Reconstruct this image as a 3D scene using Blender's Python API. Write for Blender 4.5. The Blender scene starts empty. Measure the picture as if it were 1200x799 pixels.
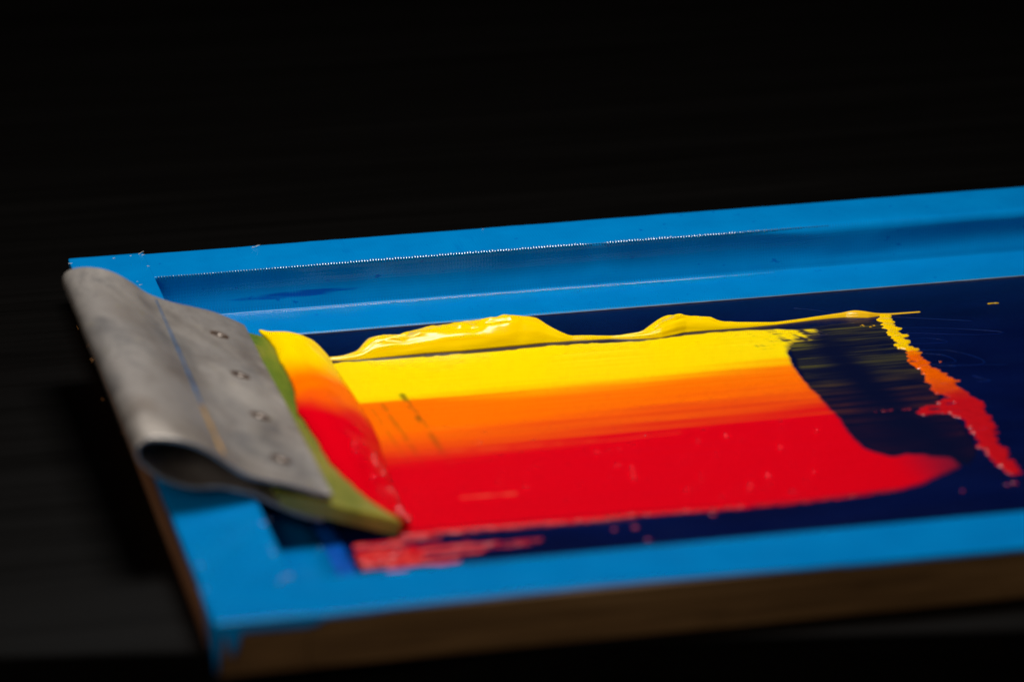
import bpy, bmesh, math, random
import numpy as np
from mathutils import Matrix, Vector
random.seed(4); RNG = np.random.default_rng(7)
SC = bpy.context.scene
C = SC.collection
MM = 0.001

# ------------------------------------------------------------------ camera
CP = np.array([-0.15375737, -1.0188193, 0.45883512])
CE = (1.21699061, 0.00302375, -0.22645503)
FPX = 5000.0
cam_d = bpy.data.cameras.new('camera'); cam = bpy.data.objects.new('camera', cam_d); C.objects.link(cam)
cam.location = CP; cam.rotation_euler = CE
cam_d.sensor_width = 36; cam_d.lens = FPX * 36 / 1200
cam_d.clip_start = 0.05; cam_d.clip_end = 20
cam_d.dof.use_dof = True; cam_d.dof.aperture_fstop = 6.6; cam_d.dof.aperture_blades = 0
SC.camera = cam
_m = Matrix.Identity(3)
from mathutils import Euler
RM = np.array(Euler(CE, 'XYZ').to_matrix())
_fp = np.array([0.19, 0.243, -0.012])
cam_d.dof.focus_distance = float(-((_fp - CP) @ RM)[2])

# ------------------------------------------------------------------ light
w = bpy.data.worlds.new('World'); SC.world = w; w.use_nodes = True
w.node_tree.nodes['Background'].inputs[0].default_value = (0.9, 0.95, 1, 1)
w.node_tree.nodes['Background'].inputs[1].default_value = 0.0006
def area(name, loc, target, size, power, col=(1, 1, 1)):
    l = bpy.data.lights.new(name, 'AREA'); l.shape = 'RECTANGLE'; l.size, l.size_y = size; l.energy = power; l.color = col
    o = bpy.data.objects.new(name, l); C.objects.link(o); o.location = loc
    o.rotation_euler = (Vector(target) - Vector(loc)).to_track_quat('-Z', 'Y').to_euler()
    return o
area('softbox', (0.115, 0.255, 0.52), (0.115, 0.19, 0), (0.20, 0.16), 3.05, (1.0, 0.975, 0.94))
area('room_fill', (-0.55, -0.75, 0.62), (0.08, 0.1, 0), (0.7, 0.5), 4.4, (1.0, 0.88, 0.76))
vs = SC.view_settings; vs.view_transform = 'Standard'; vs.look = 'None'; vs.exposure = 0; vs.gamma = 1; vs.use_curve_mapping = False

# ------------------------------------------------------------------ geometry helpers
ZM = -14.3            # upper face of the stretched fabric (mm)
ZB = -15.0            # underside of the rails
def at(px, py, axis=2, val=ZM):
    """point of the photograph -> point (mm) on the plane axis = val (mm)"""
    d = RM @ np.array([(px - 600) / FPX, (399.5 - py) / FPX, -1.0])
    t = (val * MM - CP[axis]) / d[axis]
    return (CP + t * d) / MM

def h2(ix, iy, seed):
    n = (ix.astype(np.int64) * 374761393 + iy.astype(np.int64) * 668265263 + seed * 1274126177) & 0xFFFFFFFF
    n = ((n ^ (n >> 13)) * 1274126177) & 0xFFFFFFFF
    return ((n ^ (n >> 16)) & 0xFFFF) / 65535.0
def vn(x, y, seed=0):
    x = np.asarray(x, float); y = np.asarray(y, float); x, y = np.broadcast_arrays(x, y)
    ix = np.floor(x); iy = np.floor(y); fx = x - ix; fy = y - iy
    fx = fx * fx * (3 - 2 * fx); fy = fy * fy * (3 - 2 * fy)
    a = h2(ix, iy, seed); b = h2(ix + 1, iy, seed); c = h2(ix, iy + 1, seed); d = h2(ix + 1, iy + 1, seed)
    return (a + (b - a) * fx) * (1 - fy) + (c + (d - c) * fx) * fy
def fbm(x, y, seed=0, o=4):
    s = 0; a = 0.5
    for k in range(o):
        s = s + a * vn(np.asarray(x) * 2 ** k, np.asarray(y) * 2 ** k, seed + 17 * k); a *= 0.5
    return s / (1 - 0.5 ** o)
def sstep(a, b, x):
    t = np.clip((x - a) / (b - a), 0, 1); return t * t * (3 - 2 * t)
def mix(a, b, t): return np.asarray(a) * (1 - t) + np.asarray(b) * t

def spline(pts, n):
    """Catmull-Rom through the points, n samples evenly by arc length"""
    P = np.asarray(pts, float); Q = np.vstack([2 * P[0] - P[1], P, 2 * P[-1] - P[-2]]); out = []
    for i in range(len(P) - 1):
        p0, p1, p2, p3 = Q[i:i + 4]
        for t in np.linspace(0, 1, 24, endpoint=False):
            out.append(0.5 * (2 * p1 + (p2 - p0) * t + (2 * p0 - 5 * p1 + 4 * p2 - p3) * t * t + (3 * p1 - p0 - 3 * p2 + p3) * t ** 3))
    out.append(P[-1]); out = np.array(out)
    s = np.r_[0, np.cumsum(np.linalg.norm(np.diff(out, axis=0), axis=1))]
    q = np.linspace(0, s[-1], n)
    return np.stack([np.interp(q, s, out[:, k]) for k in range(out.shape[1])], 1)

def new_obj(name, verts, faces, mat, parent=None, smooth=True, cols=None, label=None, cat=None, group=None, kind=None):
    me = bpy.data.meshes.new(name)
    me.from_pydata((np.asarray(verts) * MM).tolist(), [], [tuple(int(i) for i in f) for f in faces])
    me.update()
    if cols is not None:
        a = me.color_attributes.new('pigment', 'FLOAT_COLOR', 'POINT')
        c4 = np.ones((len(verts), 4)); c4[:, :np.asarray(cols).shape[1]] = cols
        a.data.foreach_set('color', c4.ravel())
    bm = bmesh.new(); bm.from_mesh(me); bmesh.ops.recalc_face_normals(bm, faces=bm.faces); bm.to_mesh(me); bm.free()
    if smooth: me.polygons.foreach_set('use_smooth', [True] * len(me.polygons))
    if mat: me.materials.append(mat)
    o = bpy.data.objects.new(name, me); C.objects.link(o)
    if parent: o.parent = parent
    tag(o, label, cat, group, kind)
    return o
def tag(o, label=None, cat=None, group=None, kind=None):
    for k, v in (('label', label), ('category', cat), ('group', group), ('kind', kind)):
        if v: o[k] = v
    return o
def empty(name, label, cat, group=None, loc=(0, 0, 0)):
    o = bpy.data.objects.new(name, None); C.objects.link(o); o.location = loc; o.empty_display_size = 0.02
    return tag(o, label, cat, group)
def box(name, lo, hi, mat, parent, bev=0.4, label=None, skew=None):
    bm = bmesh.new(); bmesh.ops.create_cube(bm, size=1)
    for v in bm.verts:
        v.co = Vector([(lo[k] + hi[k]) / 2 + v.co[k] * (hi[k] - lo[k]) for k in range(3)])
    if bev: bmesh.ops.bevel(bm, geom=bm.edges[:], offset=bev, segments=2, affect='EDGES', profile=0.5)
    bm.verts.index_update()
    v = [tuple(x.co) for x in bm.verts]; f = [[x.index for x in q.verts] for q in bm.faces]; bm.free()
    return new_obj(name, v, f, mat, parent, smooth=False, label=label)
def grid_faces(n, m, close_m=False):
    """n rows of m verts"""
    f = []
    for i in range(n - 1):
        for j in range(m if close_m else m - 1):
            k = (j + 1) % m
            f.append((i * m + j, i * m + k, (i + 1) * m + k, (i + 1) * m + j))
    return f
def sheet(name, rows, thick, mat, parent, **kw):
    """rows (n,m,3) of an upper surface, given a thickness downwards along the local normal"""
    A = np.asarray(rows, float); n, m, _ = A.shape
    du = np.gradient(A, axis=0); dv = np.gradient(A, axis=1)
    N = np.cross(du, dv); N /= np.linalg.norm(N, axis=2, keepdims=True) + 1e-12
    flip = kw.pop('flip', False)
    if flip: N = -N
    B = A - N * thick
    v = np.vstack([A.reshape(-1, 3), B.reshape(-1, 3)]); k = n * m
    f = grid_faces(n, m) + [tuple(k + i for i in q[::-1]) for q in grid_faces(n, m)]
    for i in range(n - 1):
        for j in (0, m - 1): f.append((i * m + j, (i + 1) * m + j, k + (i + 1) * m + j, k + i * m + j))
    for j in range(m - 1):
        for i in (0, n - 1): f.append((i * m + j, i * m + j + 1, k + i * m + j + 1, k + i * m + j))
    return new_obj(name, v, f, mat, parent, **kw)
def tube_mesh(P, r, k=6, flat=1.0):
    P = np.asarray(P, float); n = len(P); r = np.broadcast_to(r, (n,)); v = []
    T = np.gradient(P, axis=0); T /= np.linalg.norm(T, axis=1, keepdims=True) + 1e-9
    for i in range(n):
        up = np.array([0, 0, 1.0]); s = np.cross(T[i], up)
        if np.linalg.norm(s) < 1e-3: s = np.array([1.0, 0, 0])
        s /= np.linalg.norm(s); u = np.cross(s, T[i])
        for a in np.arange(k) * 2 * math.pi / k: v.append(P[i] + r[i] * (math.cos(a) * s + flat * math.sin(a) * u))
    f = grid_faces(n, k, True) + [tuple(range(k - 1, -1, -1)), tuple((n - 1) * k + j for j in range(k))]
    return np.array(v), f
def join(parts):
    V = []; F = []; o = 0
    for v, f in parts:
        V.append(np.asarray(v)); F += [tuple(i + o for i in q) for q in f]; o += len(v)
    return np.vstack(V), F

# ------------------------------------------------------------------ materials
class NT:
    def __init__(s, name):
        s.m = bpy.data.materials.new(name); s.m.use_nodes = True; s.t = s.m.node_tree; s.b = s.t.nodes['Principled BSDF']
    def n(s, typ, **kw):
        x = s.t.nodes.new(typ)
        for k, v in kw.items():
            if k in x.inputs: x.inputs[k].default_value = v
            else: setattr(x, k, v)
        return x
    def l(s, a, b): s.t.links.new(a, b)
    def set(s, **kw):
        for k, v in kw.items(): s.b.inputs[k.replace('_', ' ')].default_value = v
    def coord(s, sc=(1, 1, 1), rot=(0, 0, 0)):
        c = s.n('ShaderNodeTexCoord'); mp = s.n('ShaderNodeMapping'); mp.inputs['Scale'].default_value = sc; mp.inputs['Rotation'].default_value = rot
        s.l(c.outputs['Object'], mp.inputs['Vector']); return mp.outputs[0]
    def noise(s, sc, scale=1, detail=6, rough=0.55, dist=0):
        x = s.n('ShaderNodeTexNoise', Scale=scale, Detail=detail, Roughness=rough, Distortion=dist); s.l(s.coord(sc), x.inputs['Vector']); return x.outputs[0]
    def ramp(s, fac, stops):
        r = s.n('ShaderNodeValToRGB'); e = r.color_ramp.elements
        while len(e) < len(stops): e.new(0.5)
        for q, (p, c) in zip(e, stops):
            q.position = p; q.color = (*c, 1) if len(c) == 3 else c
        s.l(fac, r.inputs[0]); return r.outputs[0]
    def mixc(s, fac, a, b, mode='MIX'):
        x = s.n('ShaderNodeMix', data_type='RGBA', blend_type=mode)
        for sock, val in ((x.inputs[0], fac), (x.inputs[6], a), (x.inputs[7], b)):
            if isinstance(val, (int, float)): sock.default_value = val
            elif isinstance(val, tuple): sock.default_value = (*val, 1)
            else: s.l(val, sock)
        return x.outputs[2]
    def math(s, op, a, b=0.5, c=None):
        x = s.n('ShaderNodeMath', operation=op)
        for i, val in enumerate((a, b, c)):
            if val is None: continue
            if isinstance(val, (int, float)): x.inputs[i].default_value = val
            else: s.l(val, x.inputs[i])
        return x.outputs[0]
    def bump(s, h, strength=0.3, dist=0.0002, prev=None):
        x = s.n('ShaderNodeBump', Strength=strength, Distance=dist); s.l(h, x.inputs['Height'])
        if prev: s.l(prev, x.inputs['Normal'])
        return x.outputs[0]
    def col(s, c): s.l(c, s.b.inputs['Base Color'])
    def nor(s, c): s.l(c, s.b.inputs['Normal'])
    def rough(s, c): s.l(c, s.b.inputs['Roughness'])

def mat_tape(name='blue_vinyl_tape', smudge=False, weave=0.04):
    m = NT(name); m.set(Roughness=0.2, Specular_IOR_Level=0.13 if smudge else 0.13)
    n = m.noise((60, 60, 60), detail=5)
    base = m.ramp(n, [(0.25, (0.0, 0.178, 0.49)), (0.75, (0.0, 0.217, 0.565))])
    dirt = m.noise((130, 22, 60), detail=8, rough=0.7)
    base = m.mixc(m.ramp(dirt, [(0.62, (0, 0, 0)), (0.8, (0.5, 0.5, 0.5))]), base, (0.0, 0.10, 0.40))
    if smudge:   # dark blue ink rubbed on the inner wall
        c = m.n('ShaderNodeTexCoord'); sp = m.n('ShaderNodeSeparateXYZ'); m.l(c.outputs['Object'], sp.inputs[0])
        X, Y, Z = sp.outputs
        dx = m.math('POWER', m.math('DIVIDE', m.math('SUBTRACT', X, 0.070), 0.023), 2.0)
        zc = m.math('SUBTRACT', m.math('SUBTRACT', Z, -0.0092), m.math('MULTIPLY', m.math('SUBTRACT', X, 0.07), 0.03))
        dz = m.math('POWER', m.math('DIVIDE', zc, 0.0012), 2.0)
        g = m.math('SUBTRACT', 1.15, m.math('ADD', dx, dz))
        st = m.noise((90, 90, 1500), detail=4)
        g = m.math('MULTIPLY', m.math('ADD', g, m.math('MULTIPLY', m.math('SUBTRACT', st, 0.5), 2.2)), 1.0)
        base = m.mixc(m.ramp(g, [(0.25, (0, 0, 0)), (0.95, (0.75,) * 3)]), base, (0.0, 0.035, 0.33))
        sk = m.noise((260, 260, 420), detail=3)
        base = m.mixc(m.ramp(sk, [(0.68, (0, 0, 0)), (0.74, (0.6,) * 3)]), base, (0.0, 0.05, 0.35))
    m.col(base)
    # woven scrim under the vinyl
    c = m.coord((1, 1, 1)); sp = m.n('ShaderNodeSeparateXYZ'); m.l(c, sp.inputs[0])
    wx = m.math('SINE', m.math('MULTIPLY', sp.outputs[0], 6.2832 / 0.00098), 0)
    wy = m.math('SINE', m.math('MULTIPLY', m.math('ADD', sp.outputs[1], sp.outputs[2]), 6.2832 / 0.0013), 0)
    wv = m.math('ADD', m.math('MULTIPLY', wx, 0.8), m.math('MULTIPLY', wy, 0.25))
    b = m.bump(wv, weave, 0.0002)
    b = m.bump(m.noise((35, 35, 35), detail=3), 0.35, 0.0012, b)
    m.nor(b)
    m.rough(m.ramp(m.noise((80, 80, 80)), [(0.3, (0.17,) * 3), (0.75, (0.27,) * 3)]))
    return m.m
def mat_wood():
    m = NT('stained_wood'); m.set(Roughness=0.6, Specular_IOR_Level=0.25)
    n = m.noise((14, 90, 220), detail=8, rough=0.65, dist=0.6)
    m.col(m.ramp(n, [(0.3, (0.055, 0.027, 0.009)), (0.55, (0.135, 0.072, 0.026)), (0.75, (0.22, 0.13, 0.055))]))
    m.nor(m.bump(n, 0.5, 0.0006)); return m.m
def mat_wood_end():
    m = NT('rough_wood_edge'); m.set(Roughness=0.7, Specular_IOR_Level=0.2)
    n = m.noise((90, 14, 220), detail=8, rough=0.65, dist=0.6)
    m.col(m.ramp(n, [(0.3, (0.14, 0.052, 0.022)), (0.7, (0.32, 0.15, 0.072))]))
    m.nor(m.bump(n, 0.5, 0.0006)); return m.m
def mat_table():
    m = NT('black_stained_tabletop'); m.set(Roughness=0.5, Specular_IOR_Level=0.08)
    n = m.noise((3.0, 70, 70), detail=9, rough=0.7, dist=0.4)
    m.col(m.ramp(n, [(0.3, (0.0009, 0.0007, 0.0005)), (0.6, (0.0014, 0.0011, 0.0009)), (0.8, (0.0023, 0.0018, 0.0015))]))
    m.nor(m.bump(n, 0.35, 0.0006))
    m.rough(m.ramp(n, [(0.3, (0.4,) * 3), (0.7, (0.6,) * 3)])); return m.m
def mat_emulsion():
    m = NT('navy_emulsion'); m.set(Roughness=0.3, Specular_IOR_Level=0.22)
    n = m.noise((25, 60, 25), detail=6)
    m.col(m.ramp(n, [(0.3, (0.0006, 0.0030, 0.030)), (0.7, (0.0012, 0.0055, 0.050))]))
    c = m.coord(); sp = m.n('ShaderNodeSeparateXYZ'); m.l(c, sp.inputs[0])
    k = 6.2832 / 0.0006
    wv = m.math('ADD', m.math('SINE', m.math('MULTIPLY', sp.outputs[0], k), 0), m.math('SINE', m.math('MULTIPLY', sp.outputs[1], k), 0))
    m.nor(m.bump(wv, 0.12, 0.00006)); 
    m.rough(m.ramp(m.noise((40, 90, 40)), [(0.3, (0.16,) * 3), (0.75, (0.26,) * 3)])); return m.m
def mat_metal():
    m = NT('tarnished_sheet_metal'); m.set(Metallic=0.68, Roughness=0.42, Specular_IOR_Level=0.4)
    n = m.noise((70, 45, 70), detail=9, rough=0.65)
    base = m.ramp(n, [(0.28, (0.22, 0.19, 0.17)), (0.5, (0.40, 0.365, 0.34)), (0.72, (0.58, 0.535, 0.49))])
    big = m.noise((24, 17, 24), detail=4)
    base = m.mixc(m.ramp(big, [(0.44, (0.0,) * 3), (0.60, (0.75,) * 3)]), base, m.mixc(n, (0.14, 0.11, 0.09), (0.36, 0.30, 0.255)))
    cool = m.noise((38, 30, 38), detail=5, rough=0.6, dist=0.8)
    base = m.mixc(m.ramp(cool, [(0.52, (0.0,) * 3), (0.66, (0.6,) * 3)]), base, (0.17, 0.165, 0.17))
    lite = m.noise((31, 21, 33), detail=6, rough=0.65, dist=0.5)
    base = m.mixc(m.ramp(lite, [(0.50, (0.0,) * 3), (0.68, (0.7,) * 3)]), base, (0.66, 0.60, 0.54))
    sp_ = m.noise((330, 330, 330), detail=3)
    base = m.mixc(m.ramp(sp_, [(0.66, (0,) * 3), (0.74, (0.55,) * 3)]), base, (0.12, 0.10, 0.085))
    st = m.noise((240, 120, 240), detail=2)
    base = m.mixc(m.ramp(st, [(0.70, (0,) * 3), (0.78, (0.3,) * 3)]), base, (0.42, 0.36, 0.12))
    m.col(base)
    b = m.bump(m.noise((500, 60, 500), detail=4), 0.15, 0.0002)
    m.nor(m.bump(m.noise((45, 30, 45), detail=5), 0.4, 0.0012, b))
    m.rough(m.ramp(n, [(0.3, (0.56,) * 3), (0.7, (0.38,) * 3)])); return m.m
def mat_simple(name, col, rough=0.5, metal=0, spec=0.4, var=0.25, sc=150, bump=0.2):
    m = NT(name); m.set(Roughness=rough, Metallic=metal, Specular_IOR_Level=spec)
    n = m.noise((sc,) * 3, detail=6); c = np.array(col)
    m.col(m.ramp(n, [(0.3, tuple(c * (1 - var))), (0.7, tuple(np.clip(c * (1 + var), 0, 1)))]))
    if bump: m.nor(m.bump(n, bump, 0.0004))
    return m.m
def mat_blade():
    m = NT('green_polyurethane'); m.set(Roughness=0.34, Specular_IOR_Level=0.4)
    n = m.noise((80, 26, 80), detail=5)
    base = m.ramp(n, [(0.34, (0.055, 0.13, 0.012)), (0.52, (0.13, 0.20, 0.02)), (0.70, (0.26, 0.25, 0.035))])
    c = m.n('ShaderNodeTexCoord'); sp = m.n('ShaderNodeSeparateXYZ'); m.l(c.outputs['Object'], sp.inputs[0])
    near = m.math('ADD', m.math('MULTIPLY', m.math('SUBTRACT', 0.165, sp.outputs[1]), 9.0), m.math('MULTIPLY', m.math('SUBTRACT', n, 0.5), 0.9))
    base = m.mixc(m.ramp(near, [(0.0, (0,) * 3), (0.75, (0.8,) * 3)]), base, m.ramp(n, [(0.35, (0.19, 0.19, 0.035)), (0.6, (0.30, 0.27, 0.06))]))
    m.col(base); m.b.inputs['Subsurface Weight'].default_value = 0.9; m.b.inputs['Subsurface Radius'].default_value = (0.006, 0.0065, 0.002)
    m.b.inputs['Subsurface Scale'].default_value = 1.0
    m.nor(m.bump(m.noise((140, 60, 140)), 0.25, 0.0006)); return m.m
def mat_ink(name='wet_ink', rough=0.28, spec=0.45, bump=0.18, sc=(180, 500, 180), sss=0.0):
    m = NT(name); m.set(Roughness=rough, Specular_IOR_Level=spec)
    a = m.n('ShaderNodeVertexColor', layer_name='pigment'); m.col(a.outputs[0])
    if sss:
        m.b.inputs['Subsurface Weight'].default_value = sss; m.b.inputs['Subsurface Radius'].default_value = (0.0012, 0.0008, 0.0002); m.b.inputs['Subsurface Scale'].default_value = 1.0
    m.nor(m.bump(m.noise(sc, detail=5), bump, 0.0003)); return m.m

TAPE = mat_tape(); TAPE_W = mat_tape('blue_vinyl_tape_smudged', True, 0.15); WOOD = mat_wood(); WOODL = mat_wood_end()
TABLE = mat_table(); EMUL = mat_emulsion(); METAL = mat_metal(); BLADE = mat_blade()
INK = mat_ink('wet_ink_film', 0.28, 0.10, 0.10, (60, 700, 60)); INKT = mat_ink('thick_wet_ink', 0.15, 0.24, 0.38, (55, 420, 420), 0.0); INKS = mat_ink('creamy_ink', 0.3, 0.006, 0.05, (120, 120, 120), 0.0)
WETB = mat_ink('wet_bubble', 0.18, 1.0, 0.0)
WETB.node_tree.nodes['Principled BSDF'].inputs['IOR'].default_value = 1.9
FRAY = mat_simple('frayed_tape_edge', (0.26, 0.30, 0.33), 0.8, spec=.1)

# ------------------------------------------------------------------ table
e0 = at(0, 768, 2, ZB); e1 = at(1200, 737, 2, ZB)
ed = (e1 - e0); ed[2] = 0; ed /= np.linalg.norm(ed); en = np.array([-ed[1], ed[0], 0])
def tpt(a, b, z): return e0 * [1, 1, 0] + ed * a + en * b + [0, 0, z]
TZ = ZB - 0.2
tv = []; L0, L1, DEP = -900, 1500, 2600
prof = [(0.4, TZ), (0, TZ - 0.4), (0, TZ - 24), (DEP, TZ - 24), (DEP, TZ)]
tv = [tpt(a, b, z) for a in (L0, L1) for b, z in prof]; k = len(prof)
tf = grid_faces(2, k, True) + [tuple(range(k)), tuple(range(2 * k - 1, k - 1, -1))]
new_obj('table_top', tv, tf, TABLE, smooth=False, kind='structure')

# ------------------------------------------------------------------ screen frame
WR, DF, LF = 24.2, 300.0, 430.0
fr = empty('screen_frame', 'wooden silk screen frame wrapped in bright blue tape lying on the black table', 'screen frame')
RH = -0.35   # wood top, below the tape
box('rail', (0, 0, ZB), (WR, DF, RH), WOODL, fr)
box('end_grain', (0.3, -0.12, ZB + 0.2), (WR - 0.1, 0.4, RH - 0.2), WOOD, fr, bev=0.1)
box('rail', (LF - WR, 0, ZB), (LF, DF, RH), WOODL, fr)
box('rail', (WR + 0.05, 0.15, ZB), (LF - WR - 0.05, WR, RH - 0.05), WOOD, fr)
box('rail', (WR + 0.05, DF - WR + 4.5, ZB), (LF - WR - 0.05, DF, RH - 0.05), WOOD, fr)
# fabric, a real sheet stretched under the rails' inner edges
mesh_o = box('mesh_fabric', (WR - 2, WR - 2, ZM - 0.35), (LF - WR + 2, DF - WR + 2, ZM), EMUL, fr, bev=0)

# far rail tape: top, rounded inner edge, wall, and strip on the fabric, in one long sheet
def far_tape():
    xs = np.linspace(10, LF, 560); rows = []
    for x in xs:
        sag = sstep(215, 250, x)                        # towards the right the tape leaves the edge and bulges
        bulge = 1.6 * math.exp(-((x - 268) / 30) ** 2) + 0.9 * math.exp(-((x - 350) / 25) ** 2) - 0.5 * math.exp(-((x - 172) / 14) ** 2)
        r = 0.85 + 2.4 * sag * (0.8 + 0.4 * float(vn(x / 25, 3, 5))) + 0.25 * float(vn(x / 9, 1, 2))
        ey = DF - WR + 1.3 - 0.35 * float(vn(x / 14, 0, 3)) + (x - 20) * -0.004
        wy = ey - 2.4                                   # foot of the wall
        conc = 0.9 + 0.7 * (float(vn(x / 11, 4, 13)) - .5) + 0.5 * float(vn(x / 30, 8, 4)) + 0.6 * sag
        oy = DF + 0.45 + 0.5 * (float(fbm(x / 8, 2, 9)) - 0.5)
        pr = [(oy + .25, -1.4), (oy + 0.1, -0.5), (oy - 0.08, -0.08), (oy - 0.3, 0.02), (oy - 0.9, 0.08), (oy - 1.6, 0.10)]
        for t in np.linspace(0.15, 0.9, 7): pr.append((oy + (ey + r + 0.5 - oy) * t, 0.10 + 0.10 * (float(vn(x / 18, t * 3, 6)) - .5)))
        for a in np.linspace(0, 82, 9):
            A = math.radians(a); pr.append((ey + r - r * math.sin(A) , 0.05 - r * (1 - math.cos(A))))
        y1, z1 = pr[-1]
        zc = ZM + 0.55
        for t in np.linspace(0.12, 1, 9):
            z = z1 + (zc + 1.3 - z1) * t
            y = y1 + (wy - y1) * t + conc * math.sin(math.pi * t) * 0.8 - bulge * math.sin(math.pi * min(1, t * 1.2)) * 0.5
            pr.append((y, z))
        yb = pr[-1][0]
        # concave turn, then the small raised lip where the strip starts, then the strip
        pr += [(yb - 0.3, zc + 0.55), (yb - 0.9, zc + 0.09), (yb - 1.3, zc + 0.06), (yb - 1.6, zc + 0.0), (yb - 2.0, zc - 0.05)]
        ye = 250.9 + 0.18 * (float(vn(x / 20, 5, 11)) - 0.5)
        for t in np.linspace(0.15, 1, 6): pr.append((yb - 2.0 + (ye - yb + 2.0) * t, zc - 0.08 - 0.22 * min(1, t * 3)))
        rows.append([(x, y, z) for y, z in pr])
    return np.array(rows)
FT = far_tape()
sheet('tape', FT, 0.12, TAPE_W, fr, flip=True, label='blue tape folded over the far rail and down to the fabric, with a dark ink smudge')
# pale cut edge of that tape on the fabric
E_ = FT[:, -1, :]; sel = E_[::2] + [0, -0.12, -0.07]
v, f = tube_mesh(sel, 0.13 * (0.6 + 0.8 * vn(np.arange(len(sel)) / 23, 0, 31)), 5); new_obj('tape_edge', v, f, FRAY, fr)

# the woven threads stand up as a row of beads where the tape is bent over the edges
def mat_bead():
    m = NT('glossy_tape_thread'); m.set(Roughness=0.27, Specular_IOR_Level=1.0, IOR=1.85); m.b.inputs['Base Color'].default_value = (0.01, 0.21, 0.52, 1); return m.m
BEAD = mat_bead()
def bead_row(xa, xb, pos, pitch, ax, fade):
    parts = []
    for k, x in enumerate(np.arange(xa, xb, pitch)):
        q = fade(x) * (0.75 + 0.5 * RNG.random())
        if q < 0.15: continue
        c = pos(x); v = []
        for ph in (20, 50, 75):
            for t in np.arange(8) * math.pi / 4: v.append(c + [ax[0] * math.cos(math.radians(ph)) * math.cos(t), ax[1] * math.cos(math.radians(ph)) * math.sin(t) * q ** .5, ax[2] * q * math.sin(math.radians(ph))])
        v.append(c + [0, 0, ax[2] * q])
        parts.append((np.array(v), grid_faces(3, 8, True) + [(16 + j, 16 + (j + 1) % 8, 24) for j in range(8)]))
    return join(parts)
def ft_pt(x, j):
    i = int(np.clip(round((x - 10) / (LF - 10) * 559), 0, 559)); return FT[i, j] * [0, 1, 1] + [x, 0, 0]
EDGE_J = 7 + 6 + 3
v, f = bead_row(26, 290, lambda x: ft_pt(x, EDGE_J) + [0, 0, -0.08], 0.93, (0.50, 1.1, 0.66), lambda x: float(sstep(30, 110, x) * .55 + .45) * (1 - 0.9 * float(sstep(195, 262, x))) * (1 - .8 * math.exp(-((x - 172) / 4) ** 2)))
new_obj('raised_thread', v, f, BEAD, fr, kind='stuff', label='row of glinting thread bumps along the top edge of the far tape')
CR_J = EDGE_J + 5 + 9 + 3
v, f = bead_row(50, 232, lambda x: ft_pt(x, CR_J) + [0, 0, -0.08], 0.85, (0.42, 0.5, 0.36), lambda x: 0.35 + 0.65 * float(sstep(50, 110, x)) * (1 - float(sstep(180, 230, x))))
new_obj('raised_thread', v, f, BEAD, fr, kind='stuff', label='finer row of thread bumps along the lower crease of the far tape')

# left rail tape
XT1, XT2 = at(383, 652)[0], at(411, 656)[0]
def left_tape():
    rows = []
    for y in np.linspace(-0.9, DF + 0.7, 220):
        ox = -0.35 + 0.35 * (float(fbm(y / 9, 1, 21)) - 0.5)
        drop = 1.4 + 1.2 * float(fbm(y / 7, 4, 22)) + 11 * float(sstep(24, 10, y))
        r = 0.3
        pr = [(ox - 0.1, -drop), (ox - 0.12, -drop * 0.5 - 0.3), (ox, -0.2), (ox + 0.08, 0.1), (ox + 0.3, 0.24), (ox + 0.6, 0.28)]
        for t in np.linspace(0.1, 0.95, 8): pr.append((0.4 + (WR - r - 0.4) * t, 0.30 + 0.12 * (float(vn(y / 16, t * 3, 23)) - 0.5)))
        for a in np.linspace(0, 85, 6):
            A = math.radians(a); pr.append((WR - r + 0.25 + r * math.sin(A), 0.28 - r * (1 - math.cos(A))))
        inside = y > WR - 1
        zb = ZM + 0.7 if inside else -1.0
        pr += [(WR + 0.4, -1.2 if inside else -0.62), (WR + 0.5, zb * 0.6 if inside else -0.75), (WR + 0.6, zb + 0.5 if inside else -0.9), (WR + 1.4, zb if inside else -0.95)]
        xe = XT1 + 0.4 * float(vn(y / 10, 7, 24)) if inside else WR + 1.6
        pr += [((WR + 1.4 + xe) / 2, ZM + 0.4 if inside else -0.97), (xe, ZM + 0.2 if inside else -1.0)]
        rows.append([(x, y, z) for x, z in pr])
    return np.array(rows)
sheet('tape', left_tape(), 0.12, TAPE, fr, label='blue tape over the left rail under the squeegee')
# dark strip of older tape showing beyond it on the fabric
rows = [[(a, y, ZM + 0.14 + 0.02 * float(vn(y / 9, a, 3))) for a in np.linspace(XT1 - 2.5, XT2, 4)] for y in np.linspace(WR + .3, 250, 60)]
OLD = mat_simple('deep_blue_tape', (0.0, 0.075, 0.40), 0.4, spec=0.12); sheet('tape', rows, 0.1, OLD, fr, label='deeper blue strip of tape on the fabric')

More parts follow.
